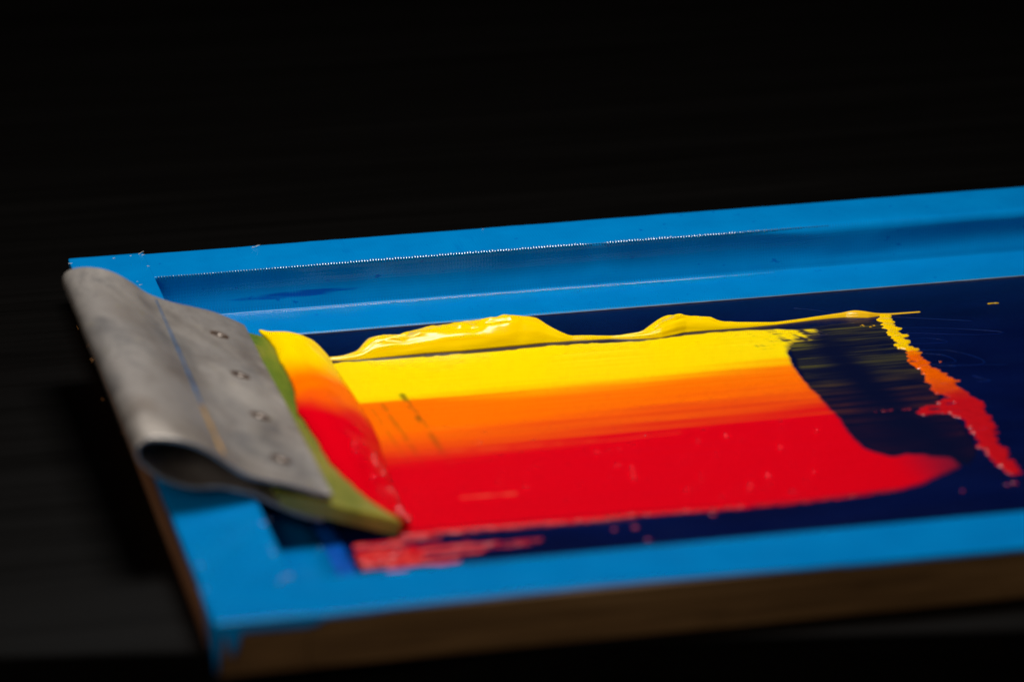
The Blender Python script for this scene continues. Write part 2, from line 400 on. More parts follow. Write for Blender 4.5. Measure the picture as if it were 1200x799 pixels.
# near rail tape, lapped over the left one
def near_tape():
    rows = []
    for x in np.linspace(-1.0, LF, 420):
        lap = float(sstep(29, 25.5, x + 2 * (float(vn(x / 1.5, 0, 40)) - .5)))
        oy = -0.35 + 0.4 * (float(fbm(x / 9, 1, 41)) - 0.5) + 2.0 * math.exp(-((x - 108) / 62) ** 2) * float(sstep(26, 50, x))
        drop = 0.6 + 0.4 * float(fbm(x / 11, 3, 42)) + 2.0 * lap + 7.5 * float(sstep(6.0, 4.6, x) * sstep(2.6, 3.4, x)) + 12.5 * float(sstep(1.2, 0.2, x))
        drop = min(drop, 13.8); r = 0.8; up = 0.62 * float(sstep(28, 24.5, x)) + 0.0
        pr = [(oy - 0.05, -drop), (oy - 0.08, -drop * 0.5 - 0.3), (oy, -0.25 + up * .3), (oy + 0.08, 0.06 + up * .42), (oy + 0.3, 0.17 + up * .45), (oy + 0.6, 0.2 + up * .45)]
        for t in np.linspace(0.1, 0.95, 8): pr.append((0.4 + (WR + .6 - r - 0.4) * t, 0.20 + up * 0.45 + 0.12 * (float(vn(x / 18, t * 3, 43)) - 0.5)))
        if x < WR + 0.6:
            for q in range(10): pr.append((WR + 0.6 - r + 0.08 * q, 0.46 - 0.012 * q))
        else:
            for a in np.linspace(0, 85, 6):
                A = math.radians(a); pr.append((WR + .6 - r + r * math.sin(A), 0.2 - r * (1 - math.cos(A))))
            pr += [(WR + 0.7, -4), (WR + 0.7, -8), (WR + 0.75, -12), (WR + 1.6, ZM + 0.3)]
        rows.append([(x, y, z) for y, z in pr])
    return np.array(rows)
sheet('tape', near_tape(), 0.12, TAPE, fr, flip=True, label='blue tape over the near rail and round its corner')
rows = [[(x, y, 0.24) for x in np.linspace(LF - WR, LF + 0.3, 4)] for y in np.linspace(0, DF, 40)]
sheet('tape', rows, 0.12, TAPE, fr, flip=True, label='blue tape over the right rail')

# frayed threads and splinters
def strand(p, d, L, r, mat, name='fray', curl=1.0, n=7):
    P = [np.array(p, float)]; d = np.array(d, float)
    for i in range(n):
        d = d / np.linalg.norm(d) + curl * (RNG.random(3) - 0.5) * 0.5; P.append(P[-1] + d / np.linalg.norm(d) * L / n)
    v, f = tube_mesh(P, np.linspace(r, r * 0.4, n + 1), 4); return v, f
WHITE = mat_simple('pale_thread', (0.6, 0.58, 0.54), 0.7)
parts = []
for px, py, L in ((162, 298, 2.2), (166, 299, 1.2), (172, 312, 1.0), (295, 290, 2.5), (300, 289, 1.4), (132, 303, 0.9), (80, 309, 1.4), (160, 330, 1.2), (163, 334, 1.0), (565, 269, .8), (152, 300, 1.)):
    p = at(px, py, 2, 0.4); parts.append(strand(p, (1, 0.1, 0.2), L, 0.12, None))
new_obj('loose_thread', *join(parts), WHITE, fr, kind='stuff')
parts = []
for px, py in ((83, 368), (92, 385), (105, 405), (112, 418), (118, 428), (121, 432), (110, 422), (121, 466), (122, 468), (145, 508)):
    p = at(px, py, 0, -0.8 - RNG.random()); 
    for q in range(2): parts.append(strand(p, (-1, RNG.random() - .5, RNG.random() * .6 - .2), 0.8 + 1.2 * RNG.random(), 0.15, None, curl=2.2))
SPL = mat_simple('orange_splinter', (0.42, 0.19, 0.05), 0.6)
new_obj('splinter', *join(parts), SPL, fr, kind='stuff')

# old blue ink scribbles dried on the emulsion
SCR = mat_simple('dried_blue_ink', (0.001, 0.009, 0.085), 0.3, spec=0.12)
scr = []
for pts in ([(1002, 374), (1050, 372), (1100, 374), (1140, 376)], [(1010, 389), (1060, 384), (1120, 385), (1175, 389), (1150, 392), (1060, 390)], [(1040, 400), (1085, 396), (1110, 401), (1060, 403)],
            [(1075, 410), (1115, 411), (1148, 420), (1150, 427), (1110, 428), (1180, 427)], [(1080, 414), (1105, 416), (1120, 424), (1090, 427), (1120, 429)], [(1140, 440), (1160, 446), (1145, 447)], [(930, 361), (960, 364), (990, 370)]):
    P = spline([at(*q) for q in pts], 50); scr.append(tube_mesh(P, 0.30 * (0.5 + vn(np.arange(50) / 6, 1, len(scr))), 5, 0.15))
new_obj('dried_ink_scribble', *join(scr), SCR, mesh_o, kind='stuff')

# ------------------------------------------------------------------ squeegee
Y0, Y1 = 82.0, 229.0
sq = empty('squeegee', 'old grey metal squeegee with green rubber blade resting across the left rail of the frame', 'squeegee', loc=(0, 0, 0))
OUT = [(46.6, 0.25), (43.1, 0.9), (38.7, 2.6), (32.9, 4.9), (27.0, 6.7), (22.0, 8.7), (17.0, 12.3), (12.7, 15.9), (7.7, 19.0), (2.0, 21.1), (-4.4, 22.1), (-8.0, 21.0), (-9.6, 18.4), (-8.4, 14.4), (-4.8, 10.6), (-0.6, 7.7), (4.4, 5.6), (8.8, 4.7), (13.9, 4.4), (18.2, 3.2), (24.0, 1.2), (28.0, -1.2), (32.0, -3.6), (36.5, -6.0), (40.7, -7.7), (43.6, -8.4)]
FARP = [(46.2, -1.3), (42.0, 1.2), (36.3, 4.1), (29.6, 6.4), (23.2, 8.5), (17.6, 11.0), (14.3, 13.0), (11.0, 15.9), (6.0, 19.4), (1.0, 21.5), (-5.0, 22.3), (-9.6, 21.2), (-10.9, 18.0), (-9.4, 13.8), (-5.6, 10.2), (-0.8, 7.4), (4.4, 5.6), (8.8, 4.7), (13.9, 4.4), (18.2, 3.2), (24.0, 1.0), (28.0, -1.2), (32.0, -3.6), (36.5, -6.0), (40.7, -7.7), (43.6, -8.4)]
NP_ = 110
A0 = spline(OUT, NP_); A1 = spline(FARP, NP_)
ys = np.linspace(Y0, Y1, 90)
def sq_section(y):
    t = (y - Y0) / (Y1 - Y0); P = A0 * (1 - t) + A1 * t
    return P
rows = []
for y in ys:
    P = sq_section(y); s = np.linspace(0, 1, NP_)
    d = 0.55 * (fbm(s * 9, y / 22, 61) - 0.5) + 0.12 * (fbm(s * 30, y / 8, 62) - .5)
    T = np.gradient(P, axis=0); Nn = np.stack([T[:, 1], -T[:, 0]], 1); Nn /= np.linalg.norm(Nn, axis=1, keepdims=True)
    e = min(y - Y0, Y1 - y); 
    d = d * min(1, 0.3 + e / 12)
    Q = P + Nn * d[:, None]
    yo = 0.5 * (fbm(s * 14, y * 0 + 3, 66) - .5) * (1 if e < 1 else 0)
    # rounded front corner of the lip at each end
    rows.append(np.stack([Q[:, 0], y + yo, Q[:, 1]], 1))
handle = sheet('handle', rows, 1.4, METAL, sq, flip=False)
bv = handle.modifiers.new('edge', 'BEVEL'); bv.width = 0.55 * MM; bv.segments = 3; bv.limit_method = 'ANGLE'; bv.angle_limit = 0.9; bv.harden_normals = True
def top_z(x, y):
    P = sq_section(y); k = int(np.argmax(P[:, 1])); Q = P[:k + 1][::-1]
    return float(np.interp(x, Q[:, 0], Q[:, 1]))
def on_top(px, py):
    z = 5.0
    for _ in range(30):
        p = at(px, py, 2, z); z = 0.5 * z + 0.5 * top_z(p[0], min(max(p[1], Y0), Y1))
    p[2] = top_z(p[0], min(max(p[1], Y0), Y1)); return p
# slotted rivets punched through the lip
RIVR = mat_simple('rusty_rivet_rim', (0.09, 0.05, 0.03), 0.6, 0.4); RIVC = mat_simple('rivet_core', (0.36, 0.31, 0.27), 0.4, 0.7)
RIVD = mat_simple('rivet_shade_disc', (0.02, 0.015, 0.012), 0.7)  # near-black disc above the sheet, recess shade put into its colour
for px, py in ((257, 392.5), (281.5, 439.5), (304.5, 487.5), (329, 538)):
    p = on_top(px, py); sl = math.atan2(top_z(p[0] + 1, p[1]) - top_z(p[0] - 1, p[1]), 2)
    a = np.linspace(0, 2 * math.pi, 21)[:-1]
    fx = np.array([math.cos(sl), 0, math.sin(sl)]); fy = np.array([0, 1, 0.0]); fz = np.array([-math.sin(sl), 0, math.cos(sl)])
    rot = 0.25; ux = fx * math.cos(rot) - fy * math.sin(rot); uy = fx * math.sin(rot) + fy * math.cos(rot)
    rx, ry = 3.1, 2.3
    ring = lambda s, z: [p + ux * rx * s * math.cos(t) + uy * ry * s * math.sin(t) + fz * z for t in a]
    k = 20
    v = ring(1.0, -0.1) + ring(1.0, 0.22) + ring(0.9, 0.34) + ring(0.74, 0.30) + ring(0.66, 0.05)
    rv = new_obj('rivet', v, grid_faces(5, k, True), RIVR, sq)
    v = ring(0.7, 0.10) + ring(0.4, 0.16); v.append(p + fz * 0.16)
    new_obj('rivet_shade_disc', v, grid_faces(2, k, True) + [(k + i, k + (i + 1) % k, 2 * k) for i in range(k)], RIVD, rv)
    v = [q + ux * 0.35 for q in ring(0.42, 0.1)] + [q + ux * 0.35 for q in ring(0.34, 0.34)]; v.append(p + ux * 0.35 + fz * 0.38)
    new_obj('rivet_core', v, grid_faces(2, k, True) + [(k + i, k + (i + 1) % k, 2 * k) for i in range(k)], RIVC, rv)
# ink left in the crease
def crease(pts, w0, w1, mat):
    P = spline([on_top(*q) for q in pts], 60); wd = np.linspace(w0, w1, 60) * (0.65 + 0.7 * vn(np.arange(60) / 7, 0, 77))
    rows = [[P[i] + [wd[i] * s, 0, 0] for s in (-1, -.3, .3, 1)] for i in range(60)]
    rows = np.array(rows)
    for i in range(60):
        for j in range(4): rows[i, j, 2] = top_z(rows[i, j, 0], P[i][1]) + 0.32
    return rows
CB = mat_simple('blue_ink_residue', (0.035, 0.10, 0.22), 0.4, var=0.5, sc=260); CY = mat_simple('yellow_ink_residue', (0.42, 0.24, 0.07), 0.4, var=0.5, sc=260)
sheet('ink_residue', crease([(183, 352), (205, 401), (226, 449), (238, 477)], 0.18, 0.5, CB), 0.3, CB, sq, label='streak of blue ink along the crease')
sheet('ink_residue', crease([(237, 476), (250, 504), (263, 534)], 0.55, 0.4, CY), 0.3, CY, sq, label='streak of dried yellow ink at the near end of the crease')
# rubber blade
def zb_top(x): return 0.0 - 0.345 * (x - 38.0)
bl = [(30.0, zb_top(30) - 1.2), (40, zb_top(40)), (52, zb_top(52)), (64.6, zb_top(64.6)), (65.8, zb_top(65.8) - 0.4), (66.1, zb_top(66.1) - 1.2), (64.9, ZM + 0.05), (63.9, ZM + 0.05), (55, -11.0), (44, -7.2), (32, -2.8)]
rows = []
for y in np.linspace(Y0 - 0.4, Y1 - 2, 60):
    nz = 0.25 * (fbm(y / 9, 0, 81) - .5)
    rows.append([(x + (0.3 * (float(vn(y / 6, x / 4, 82)) - .5) if x > 40 else 0), y, z + (float(nz) if x < 60 and z > -9 else 0)) for x, z in bl])
rows = np.array(rows); n, m, _ = rows.shape
new_obj('blade', rows.reshape(-1, 3), grid_faces(n, m, True) + [tuple(range(m)), tuple((n - 1) * m + j for j in range(m - 1, -1, -1))], BLADE, sq, smooth=False)

# ------------------------------------------------------------------ inks
YEL, ORA, RED = np.array([1.0, 0.72, 0.0]), np.array([1.0, 0.165, 0.0]), np.array([0.70, 0.0, 0.008])
NAVY = np.array([0.0015, 0.004, 0.032])
def blur(A, r):
    for ax in (0, 1):
        for _ in range(3):
            k = max(1, int(r)); P = np.pad(A, [(k + 1, k) if i == ax else (0, 0) for i in (0, 1)], mode='edge')
            cs = np.cumsum(P, axis=ax); n = A.shape[ax]
            hi = np.take(cs, range(2 * k + 1, 2 * k + 1 + n), axis=ax); lo = np.take(cs, range(0, n), axis=ax)
            A = (hi - lo) / (2 * k + 1)
    return A
def inside(X, Y, poly):
    c = np.zeros(X.shape, bool); n = len(poly)
    for i in range(n):
        x1, y1 = poly[i][:2]; x2, y2 = poly[(i + 1) % n][:2]
        if y1 == y2: continue
        k = ((y1 > Y) != (y2 > Y)) & (X < (x2 - x1) * (Y - y1) / (y2 - y1) + x1); c ^= k
    return c
def field(poly_px, sx, sy, pad=3, bl_r=1):
    P = np.array([at(*q) for q in poly_px])
    xs = np.arange(P[:, 0].min() - pad, P[:, 0].max() + pad, sx); ys_ = np.arange(P[:, 1].min() - pad, P[:, 1].max() + pad, sy)
    X, Y = np.meshgrid(xs, ys_); return X, Y, P
def hf_mesh(name, X, Y, Z, keep, cols, mat, **kw):
    n, m = X.shape; v = np.stack([X, Y, Z], 2).reshape(-1, 3)
    k = keep; q = k[:-1, :-1] | k[1:, :-1] | k[:-1, 1:] | k[1:, 1:]
    I, J = np.nonzero(q); a = I * m + J
    F = np.stack([a, a + 1, a + m + 1, a + m], 1)
    used = np.unique(F); mp = -np.ones(n * m, int); mp[used] = np.arange(len(used))
    me = bpy.data.meshes.new(name); vv = v[used] * MM; F = mp[F]
    me.vertices.add(len(vv)); me.vertices.foreach_set('co', vv.ravel())
    me.loops.add(F.size); me.loops.foreach_set('vertex_index', F.ravel().astype(np.int32))
    me.polygons.add(len(F)); me.polygons.foreach_set('loop_start', (np.arange(len(F)) * 4).astype(np.int32))
    me.polygons.foreach_set('use_smooth', [True] * len(F)); me.update(calc_edges=True); me.validate()
    a = me.color_attributes.new('pigment', 'FLOAT_COLOR', 'POINT'); c4 = np.ones((len(vv), 4)); c4[:, :3] = cols.reshape(-1, 3)[used]
    a.data.foreach_set('color', c4.ravel()); me.materials.append(mat)
    o = bpy.data.objects.new(name, me); C.objects.link(o)
    par = kw.pop('parent', None)
    if par: o.parent = par
    return tag(o, **kw)

B_YO = [at(450, 470)[1], at(717, 449)[1], at(915, 425)[1]]
B_OR = [at(455, 528)[1], at(717, 494)[1], at(915, 474)[1]]
def bandcol(X, Y):
    """yellow at the far side, through orange, to red at the near side; streaks follow the pull of the blade"""
    st = fbm(X / 60, Y / 2.2, 101, 4) - 0.5; st2 = fbm(X / 55, Y / 1.1, 102, 3) - 0.5
    yb = np.interp(X, [78, 90, 160, 220], [B_YO[0], B_YO[0], B_YO[1], B_YO[2]]); rb = np.interp(X, [70, 95, 160, 220], [B_OR[0], B_OR[0], B_OR[1], B_OR[2]])
    wob = (16 * st + 13.0 * st2) * (0.6 + 0.4 * sstep(82, 130, X))
    soft = 2.2 + 6.0 * sstep(80, 145, X) + 2.5 * sstep(160, 215, X)
    t1 = sstep(soft, -soft, Y + wob * 0.55 - yb)
    t2 = sstep(20.0 + 2 * sstep(120, 220, X), -14.0, Y + wob * 1.25 - rb)
    c = mix(YEL, ORA, t1[..., None]); c = mix(c, RED, t2[..., None])
    return c
# --- thin film pulled across the stencil
film_poly = [(372, 428), (400, 425), (450, 422), (500, 418), (540, 415), (600, 410), (650, 405), (700, 402), (760, 399), (800, 393), (840, 389), (890, 386), (935, 386),
             (960, 388), (975, 393), (950, 400), (925, 404), (923, 410), (929, 425), (938, 440), (952, 455), (968, 472), (985, 490), (996, 508), (1010, 523), (1030, 531), (1055, 534), (1085, 532), (1112, 536), (1128, 546),
             (1106, 556), (1085, 566), (1058, 573), (1010, 580), (950, 587), (870, 595), (790, 601), (745, 604), (700, 609), (640, 614), (560, 620), (500, 626), (470, 628), (400, 560), (372, 470)]
X, Y, P = field(film_poly, 0.38, 0.55)
M = inside(X + 1.2 * (fbm(X / 9, Y / 2.0, 111) - .5) + (20.0 * sstep(209, 216, X) * sstep(B_YO[2] + 8, B_YO[2] + 16, Y) + 7 * sstep(216, 224, X) * sstep(103, 108, Y) * sstep(125, 118, Y) + 1.5) * (fbm(X / 40, Y / 0.9, 112, 3) - .5), Y + (1.3 + 5.5 * sstep(212, 220, X) * sstep(125, 117, Y) * sstep(98, 104, Y)) * (fbm(X / 4.5, Y / 9, 113) - .5), P).astype(float)
B1 = blur(M, 1)
Fd = B1 - 0.5
rim = np.clip(blur(M, 3) * (1 - blur(M, 3)) * 4, 0, 1)
hgt = 0.28 * np.tanh(Fd * 5) + 0.22 * (fbm(X / 50, Y / 1.3, 114) - 0.5) * M + 0.25 * rim * M * sstep(110, 95, Y) * fbm(X / 4, Y / 4, 115)
film_c = bandcol(X, Y)
# two scrape marks where the blade rested, and pale scratches
for x0, yA, yB, wd, dp, sd in ((at(475, 470)[0], at(472, 462)[1], at(512, 560)[1], 1.0, 0.85, 1), (at(450, 478)[0], at(448, 474)[1], at(490, 560)[1], 0.9, 0.42, 2), (at(436, 480)[0], at(432, 480)[1], at(455, 560)[1], 0.7, 0.25, 3)):
    xc = x0 + (yA - Y) * 0.045
    g = np.exp(-((X - xc) / wd) ** 2) * sstep(yB, yA - 14, Y) * sstep(yA + 1.5, yA - 1, Y) * dp * np.clip(1.8 * vn(X / 1.4, Y / 3.2, 120 + sd) * 1.2 - .25 + 0.4 * sstep(yA - 10, yA - 3, Y), 0, 1)
    film_c = mix(film_c, np.array([0.035, 0.05, 0.006]), g[..., None]); hgt -= 0.16 * g
for (pa, pb, wd, col, dp) in (((462, 535), (700, 517), 0.28, (0.95, 0.16, 0.02), 0.6), ((540, 584), (606, 579), 0.55, (0.85, 0.10, 0.06), 0.7), ((500, 505), (560, 500), 0.3, (0.95, 0.26, 0.01), 0.5), ((700, 518), (800, 508), 0.3, (0.9, 0.1, 0.02), 0.35)):
    a, b = at(*pa), at(*pb); t = (X - a[0]) / (b[0] - a[0]); yc = a[1] + (b[1] - a[1]) * t + .5 * (vn(X / 12, 0, 5) - .5)
    g = np.exp(-((Y - yc) / wd) ** 2) * sstep(-0.03, 0.03, t) * sstep(1.03, 0.95, t) * dp * (0.5 + vn(X / 2.0, 3, 131))
    g = np.clip(g, 0, 1); film_c = mix(film_c, np.array(col), g[..., None]); hgt += 0.22 * g
# dark red drag lines along the near edge
ed_ = sstep(5.5, 0.5, Y - np.interp(X, [66, 110, 160, 215], [at(470, 628)[1], at(620, 616)[1], at(800, 600)[1], at(960, 586)[1]])) * np.clip((fbm(X / 22, Y / 0.9, 148, 3) - .46) * 5, 0, 1) * sstep(190, 120, X)
film_c = mix(film_c, np.array([0.09, 0.001, 0.012]), (0.85 * ed_)[..., None])
# dry brushed right end of the yellow
thin = sstep(224, 240, X + 14 * (fbm(X / 26, Y / 0.7, 141, 3) - 0.5)) * sstep(140, 160, Y)
brush = 0.55 * fbm(X / 34, Y / 0.75, 145, 3) + 0.45 * fbm(X / 1.6 + Y * .25, Y / 7, 146, 2)
ragged = sstep(-0.25, 0.3, (X - 221) / 26 - (brush - 0.5) * 2.2 - 0.05) * sstep(B_YO[2] + 9, B_YO[2] + 13, Y)
film_c = mix(film_c, NAVY, np.clip(np.maximum(thin * .6, ragged * .97), 0, 1)[..., None])
edge_thin = sstep(0.98, 0.55, blur(M, 2)) * sstep(150, 215, X) 
film_c = mix(film_c, NAVY, (0.7 * np.clip(edge_thin, 0, 1))[..., None])
tipthin = sstep(217, 240, X + 6 * (fbm(X / 20, Y / 0.9, 143, 3) - .5)) * sstep(120, 112, Y)
film_c = mix(film_c, NAVY + [0.05, 0.004, 0], (np.clip(tipthin * (0.35 + 1.0 * fbm(X / 30, Y / 0.8, 147, 3)), 0, 1))[..., None])
film = hf_mesh('ink_film', X, Y, ZM + hgt, Fd > -0.02, film_c, INK, label='flat printed band of ink fading from yellow through orange to red across the screen', cat='ink')
# bubbles in the red
bub = []
for i in range(95):
    px = 560 + 400 * RNG.random(); py = 500 + 85 * RNG.random()
    if RNG.random() < 0.3: px, py = 470 + 500 * RNG.random(), 480 + 110 * RNG.random()
    p = at(px, py); r = 0.2 + 0.34 * RNG.random() ** 3
    a = np.linspace(0, 2 * math.pi, 9)[:-1]
    v = [p + [r * math.cos(t) * c, r * math.sin(t) * c, 0.22 + r * s] for c, s in ((1, -.1), (.8, .45), (.4, .75)) for t in a] + [p + [0, 0, 0.22 + r * .85]]
    bub.append((np.array(v), grid_faces(3, 8, True) + [(16 + j, 16 + (j + 1) % 8, 24) for j in range(8)]))
v, f = join(bub); new_obj('bubble', v, f, WETB, film, cols=bandcol(v[:, 0], v[:, 1]), kind='stuff')

# --- scraped veil: what the blade left on the dark stencil, thin green-brown streaks
veil_poly = [(920, 400), (930, 386), (985, 379), (1035, 376), (1062, 410), (1085, 440), (1105, 470), (1130, 500), (1145, 525), (1140, 545), (1095, 540), (1030, 536), (985, 505), (950, 465)]
X, Y, P = field(veil_poly, 0.4, 0.5)
M = inside(X + 4 * (fbm(X / 12, Y / 1.2, 151) - .5), Y, P).astype(float); Fd = blur(M, 2) - 0.5
st = fbm(X / 45, Y / 0.85, 152, 4); st3 = fbm(X / 16, Y / 0.5, 153, 3)
op = np.clip((st - 0.40) * 2.0, 0, 1) * 0.55 + np.clip(st3 - .55, 0, 1) * 0.8
ink_cover = 1 - 0.75 * np.exp(-((X - (229 + (200 - Y) * 0.10)) / 5.5) ** 2) - 0.7 * sstep(218, 226, X) * sstep(236, 228, X) * sstep(215, 150, Y) * .6  # lowers the streak opacity in two bands
boost = sstep(238, 218, X) * sstep(B_YO[2] + 7, B_YO[2] + 13, Y) * np.clip((fbm(X / 30, Y / 0.6, 155, 3) - .36) * 4, 0, 1)
op = np.maximum(op, boost); ink_cover = np.maximum(ink_cover, boost)
op *= np.clip(ink_cover, 0, 1) * sstep(0.0, 0.5, Fd + .1)
vc = mix(np.array([0.42, 0.37, 0.0]), np.array([0.42, 0.10, 0.0]), sstep(185, 150, Y)[..., None]); vc = mix(vc, np.array([0.22, 0.03, 0.02]), sstep(150, 125, Y)[..., None])
vc = mix(NAVY * [1.5, 1.0, .75], vc, (np.clip(op * 1.5, 0, 1) ** 1.8 * 0.32)[..., None])
hf_mesh('ink_veil', X, Y, ZM + 0.07 * np.tanh(Fd * 5) + 0.05 * (st - .5), Fd > -0.02, vc, INK, label='thin scraped veil of streaky olive ink on the dark screen right of the printed band', cat='ink')

# --- smear at the right, yellow to red, thick and ragged
Z7 = lambda L: [(900 + x / 3.33, 340 + y / 3.33) for x, y in L]
smear_poly = Z7([(415, 90), (440, 130), (462, 165), (500, 212), (530, 243), (556, 282), (603, 320), (608, 350), (642, 378), (622, 396), (690, 412), (672, 430), (615, 452), (580, 478), (600, 490), (650, 480), (715, 486), (770, 515), (808, 570), (828, 612), (880, 662), (922, 702), (955, 722), (985, 716),
                 (992, 700), (958, 665), (925, 620), (885, 572), (898, 532), (862, 492), (832, 432), (780, 402), (742, 372), (735, 352), (690, 325), (650, 300), (600, 258), (562, 215), (522, 165), (490, 120), (470, 95)])
X, Y, P = field(smear_poly, 0.26, 0.4)
M = inside(X + (4.5 * (fbm(X / 16, Y / 1.1, 161, 3) - .5) + 3.5 * (fbm(X / 10, Y / .55, 165, 2) - .5)), Y + 0.8 * (fbm(X / 3, Y / 3, 162) - .5), P).astype(float); M *= fbm(X / 7, Y / 0.8, 166, 3) > 0.30; Bs = blur(M, 1); Fd = Bs - 0.5
hgt = 0.42 * np.tanh(Fd * 4) + 0.5 * M * (fbm(X / 3, Y / 2, 163) - .5) * sstep(.5, .9, Bs)
ysw = at(1064, 412)[1]; yor = at(1100, 455)[1]
wv = 8 * (fbm(X / 10, Y / 2, 164) - .5)
sc_ = mix(YEL * [1, .85, 1], ORA * [.85, .7, 1], sstep(ysw + 4, ysw - 4, Y + wv * .6)[..., None]); sc_ = mix(sc_, RED * [.75, 1, 1] + [0, .005, .003], sstep(yor + 12, yor - 12, Y + wv)[..., None])
hf_mesh('ink_smear', X, Y, ZM + hgt, Fd > -0.03, sc_, INKT, label='narrow ragged streak of thick ink turning yellow to red at the right end', cat='ink')
# flecks scraped out of it
def flecks(spots, seed):
    parts = []
    for px, py, r in spots:
        p = at(px, py); n = 9; a = np.linspace(0, 2 * math.pi, n + 1)[:-1]; rr = r * (0.6 + 0.8 * RNG.random(n)); el = 1 + 1.5 * RNG.random()
        v = [p + [q * el * math.cos(t), q * 1.1 * math.sin(t), -0.02] for q, t in zip(rr, a)] + [p + [q * .6 * el * math.cos(t), q * .65 * math.sin(t), r * .45] for q, t in zip(rr, a)] + [p + [0, 0, r * .5]]
        parts.append((np.array(v), grid_faces(2, n, True) + [(n + j, n + (j + 1) % n, 2 * n) for j in range(n)]))
    return join(parts)
sp = [(1003 + 22 * RNG.random(), 381 + 3 * RNG.random(), 0.16 + .2 * RNG.random()) for _ in range(9)]
v, f = flecks(sp, 1); c = np.tile(YEL * [.8, .6, 1], (len(v), 1))
new_obj('ink_fleck', v, f, INKT, cols=c, label='row of tiny yellow ink flecks left of the smear top', cat='ink', kind='stuff')
sp = [(1020 + 70 * t, 482 - 4 * t + RNG.random(), 0.2 + .25 * RNG.random()) for t in RNG.random(12)]
v, f = flecks(sp, 1); c = np.tile(RED * [.6, 1, 1] + [0, .02, .02], (len(v), 1))
new_obj('ink_fleck', v, f, INKT, cols=c, label='dotted line of dull red ink flecks left of the streak', cat='ink', kind='stuff')
for px, py, r, col, lab in ((1163, 355.5, 0.45, YEL * [.5, .4, 1], 'short ochre dash of ink near the far right tape'), (1102, 424, 0.32, ORA * .8, 'single orange ink speck right of the ragged streak')):
    v, f = flecks([(px - 3, py + .2, r), (px, py, r), (px + 4, py - .3, r)] if r > .4 else [(px, py, r)], 2)
    new_obj('ink_fleck', v, f, INKT, cols=np.tile(col, (len(v), 1)), label=lab, cat='ink')

# --- thick yellow ridge thrown up along the far edge of the print
foot = np.array([(378, 423), (400, 422.5), (420, 421.5), (450, 419), (500, 414.5), (540, 412), (577, 408.5), (615, 405), (640, 402), (655, 401), (669, 399.5), (690, 398.5), (717, 397), (740, 397.5), (760, 397), (775, 396), (790, 393), (803, 390), (835, 387), (860, 385), (880, 383.5), (910, 380.5), (935, 377.5), (955, 375), (975, 373), (990, 372), (1005, 372.5), (1018, 372.5), (1030, 370.5), (1040, 369.3), (1080, 366)], float)
top = np.array([(378, 420), (405, 417), (425, 411), (435, 402), (442, 397), (455, 394.2), (475, 393.8), (495, 387.5), (517, 383), (542, 380), (560, 377), (577, 373), (588, 372), (597, 370), (610, 373), (624, 373.5), (630, 375), (636, 379), (654, 388), (669, 394), (690, 393.3), (717, 394), (730, 393), (757, 389), (766, 384), (775, 379), (788, 372), (799, 368.8), (812, 371), (829, 372), (840, 375), (847, 377), (874, 378), (910, 378), (940, 374), (970, 369.5), (988, 367), (1006, 363.8), (1020, 366), (1030, 367.6), (1045, 367.6), (1080, 365.2)], float)
pxs = np.linspace(378, 1079, 420); ft = np.interp(pxs, foot[:, 0], foot[:, 1]); tp = np.interp(pxs, top[:, 0], top[:, 1])
ker = np.ones(7) / 7; tp[4:-4] = np.convolve(tp, ker, 'same')[4:-4]
rows = []; cols = []
for i, px in enumerate(pxs):
    Fp = at(px, ft[i]); hpx = max(0.6, ft[i] - tp[i])
    off = min(9.0, 0.27 * hpx + 0.15)
    Cp = at(px, tp[i], 1, Fp[1] + off); hz = Cp[2] - ZM
    lean = 0.8 * math.exp(-((px - 800) / 25) ** 2)
    prof = [(0.0, -0.15), (0.08 * off, 0.14 * hz), (0.18 * off, 0.36 * hz), (0.34 * off, 0.62 * hz), (0.52 * off, 0.82 * hz), (0.74 * off, 0.95 * hz), (1.0 * off, 1.0 * hz), (1.2 * off, 0.90 * hz), (1.9 * off, 0.55 * hz), (2.5 * off + .2, 0.2 * hz), (2.8 * off + .3, -0.15)]
    S = spline(prof, 34); r = []
    for j, (dy, dz) in enumerate(S):
        s = j / 33
        # folds dragged along the ridge
        tilt = px / 40 + s * 3.5
        rg = 1 - abs(2 * float(vn(px / 48 + s * 3.0, s * 13 + px / 90, 173)) - 1); nz = (rg ** 3 - .35) * 1.5 * float(sstep(.12, .4, s)) + (float(fbm(px / 50 + s * 2.5, s * 15, 171, 3)) - .5) * 1.9 + (float(fbm(px / 11 + s, s * 12, 172, 3)) - .5) * 1.3 * float(sstep(.35, .55, s))
        k = min(1.0, hz / 4.5) * math.sin(math.pi * min(1, max(0, s))) ** .7
        r.append((Fp[0] + (Cp[0] - Fp[0]) * dz / max(hz, .1), Fp[1] + dy - 0.5 * nz * k, ZM + dz + nz * k * 0.75))
    rows.append(r)
rows = np.array(rows); n, m, _ = rows.shape
cv = np.tile(YEL * [1, .93, 1], (n * m, 1)).reshape(n, m, 3)
tail = sstep(880, 1040, pxs)[:, None, None]
cv = mix(cv, np.array([0.85, 0.48, 0.01]), tail)
new_obj('ink_ridge', rows.reshape(-1, 3), grid_faces(n, m, True) + [tuple(range(m)), tuple((n - 1) * m + j for j in range(m - 1, -1, -1))], INKT, cols=cv.reshape(-1, 3),
        label='thick glossy ridge of yellow ink with two swells along the far edge of the print', cat='ink')

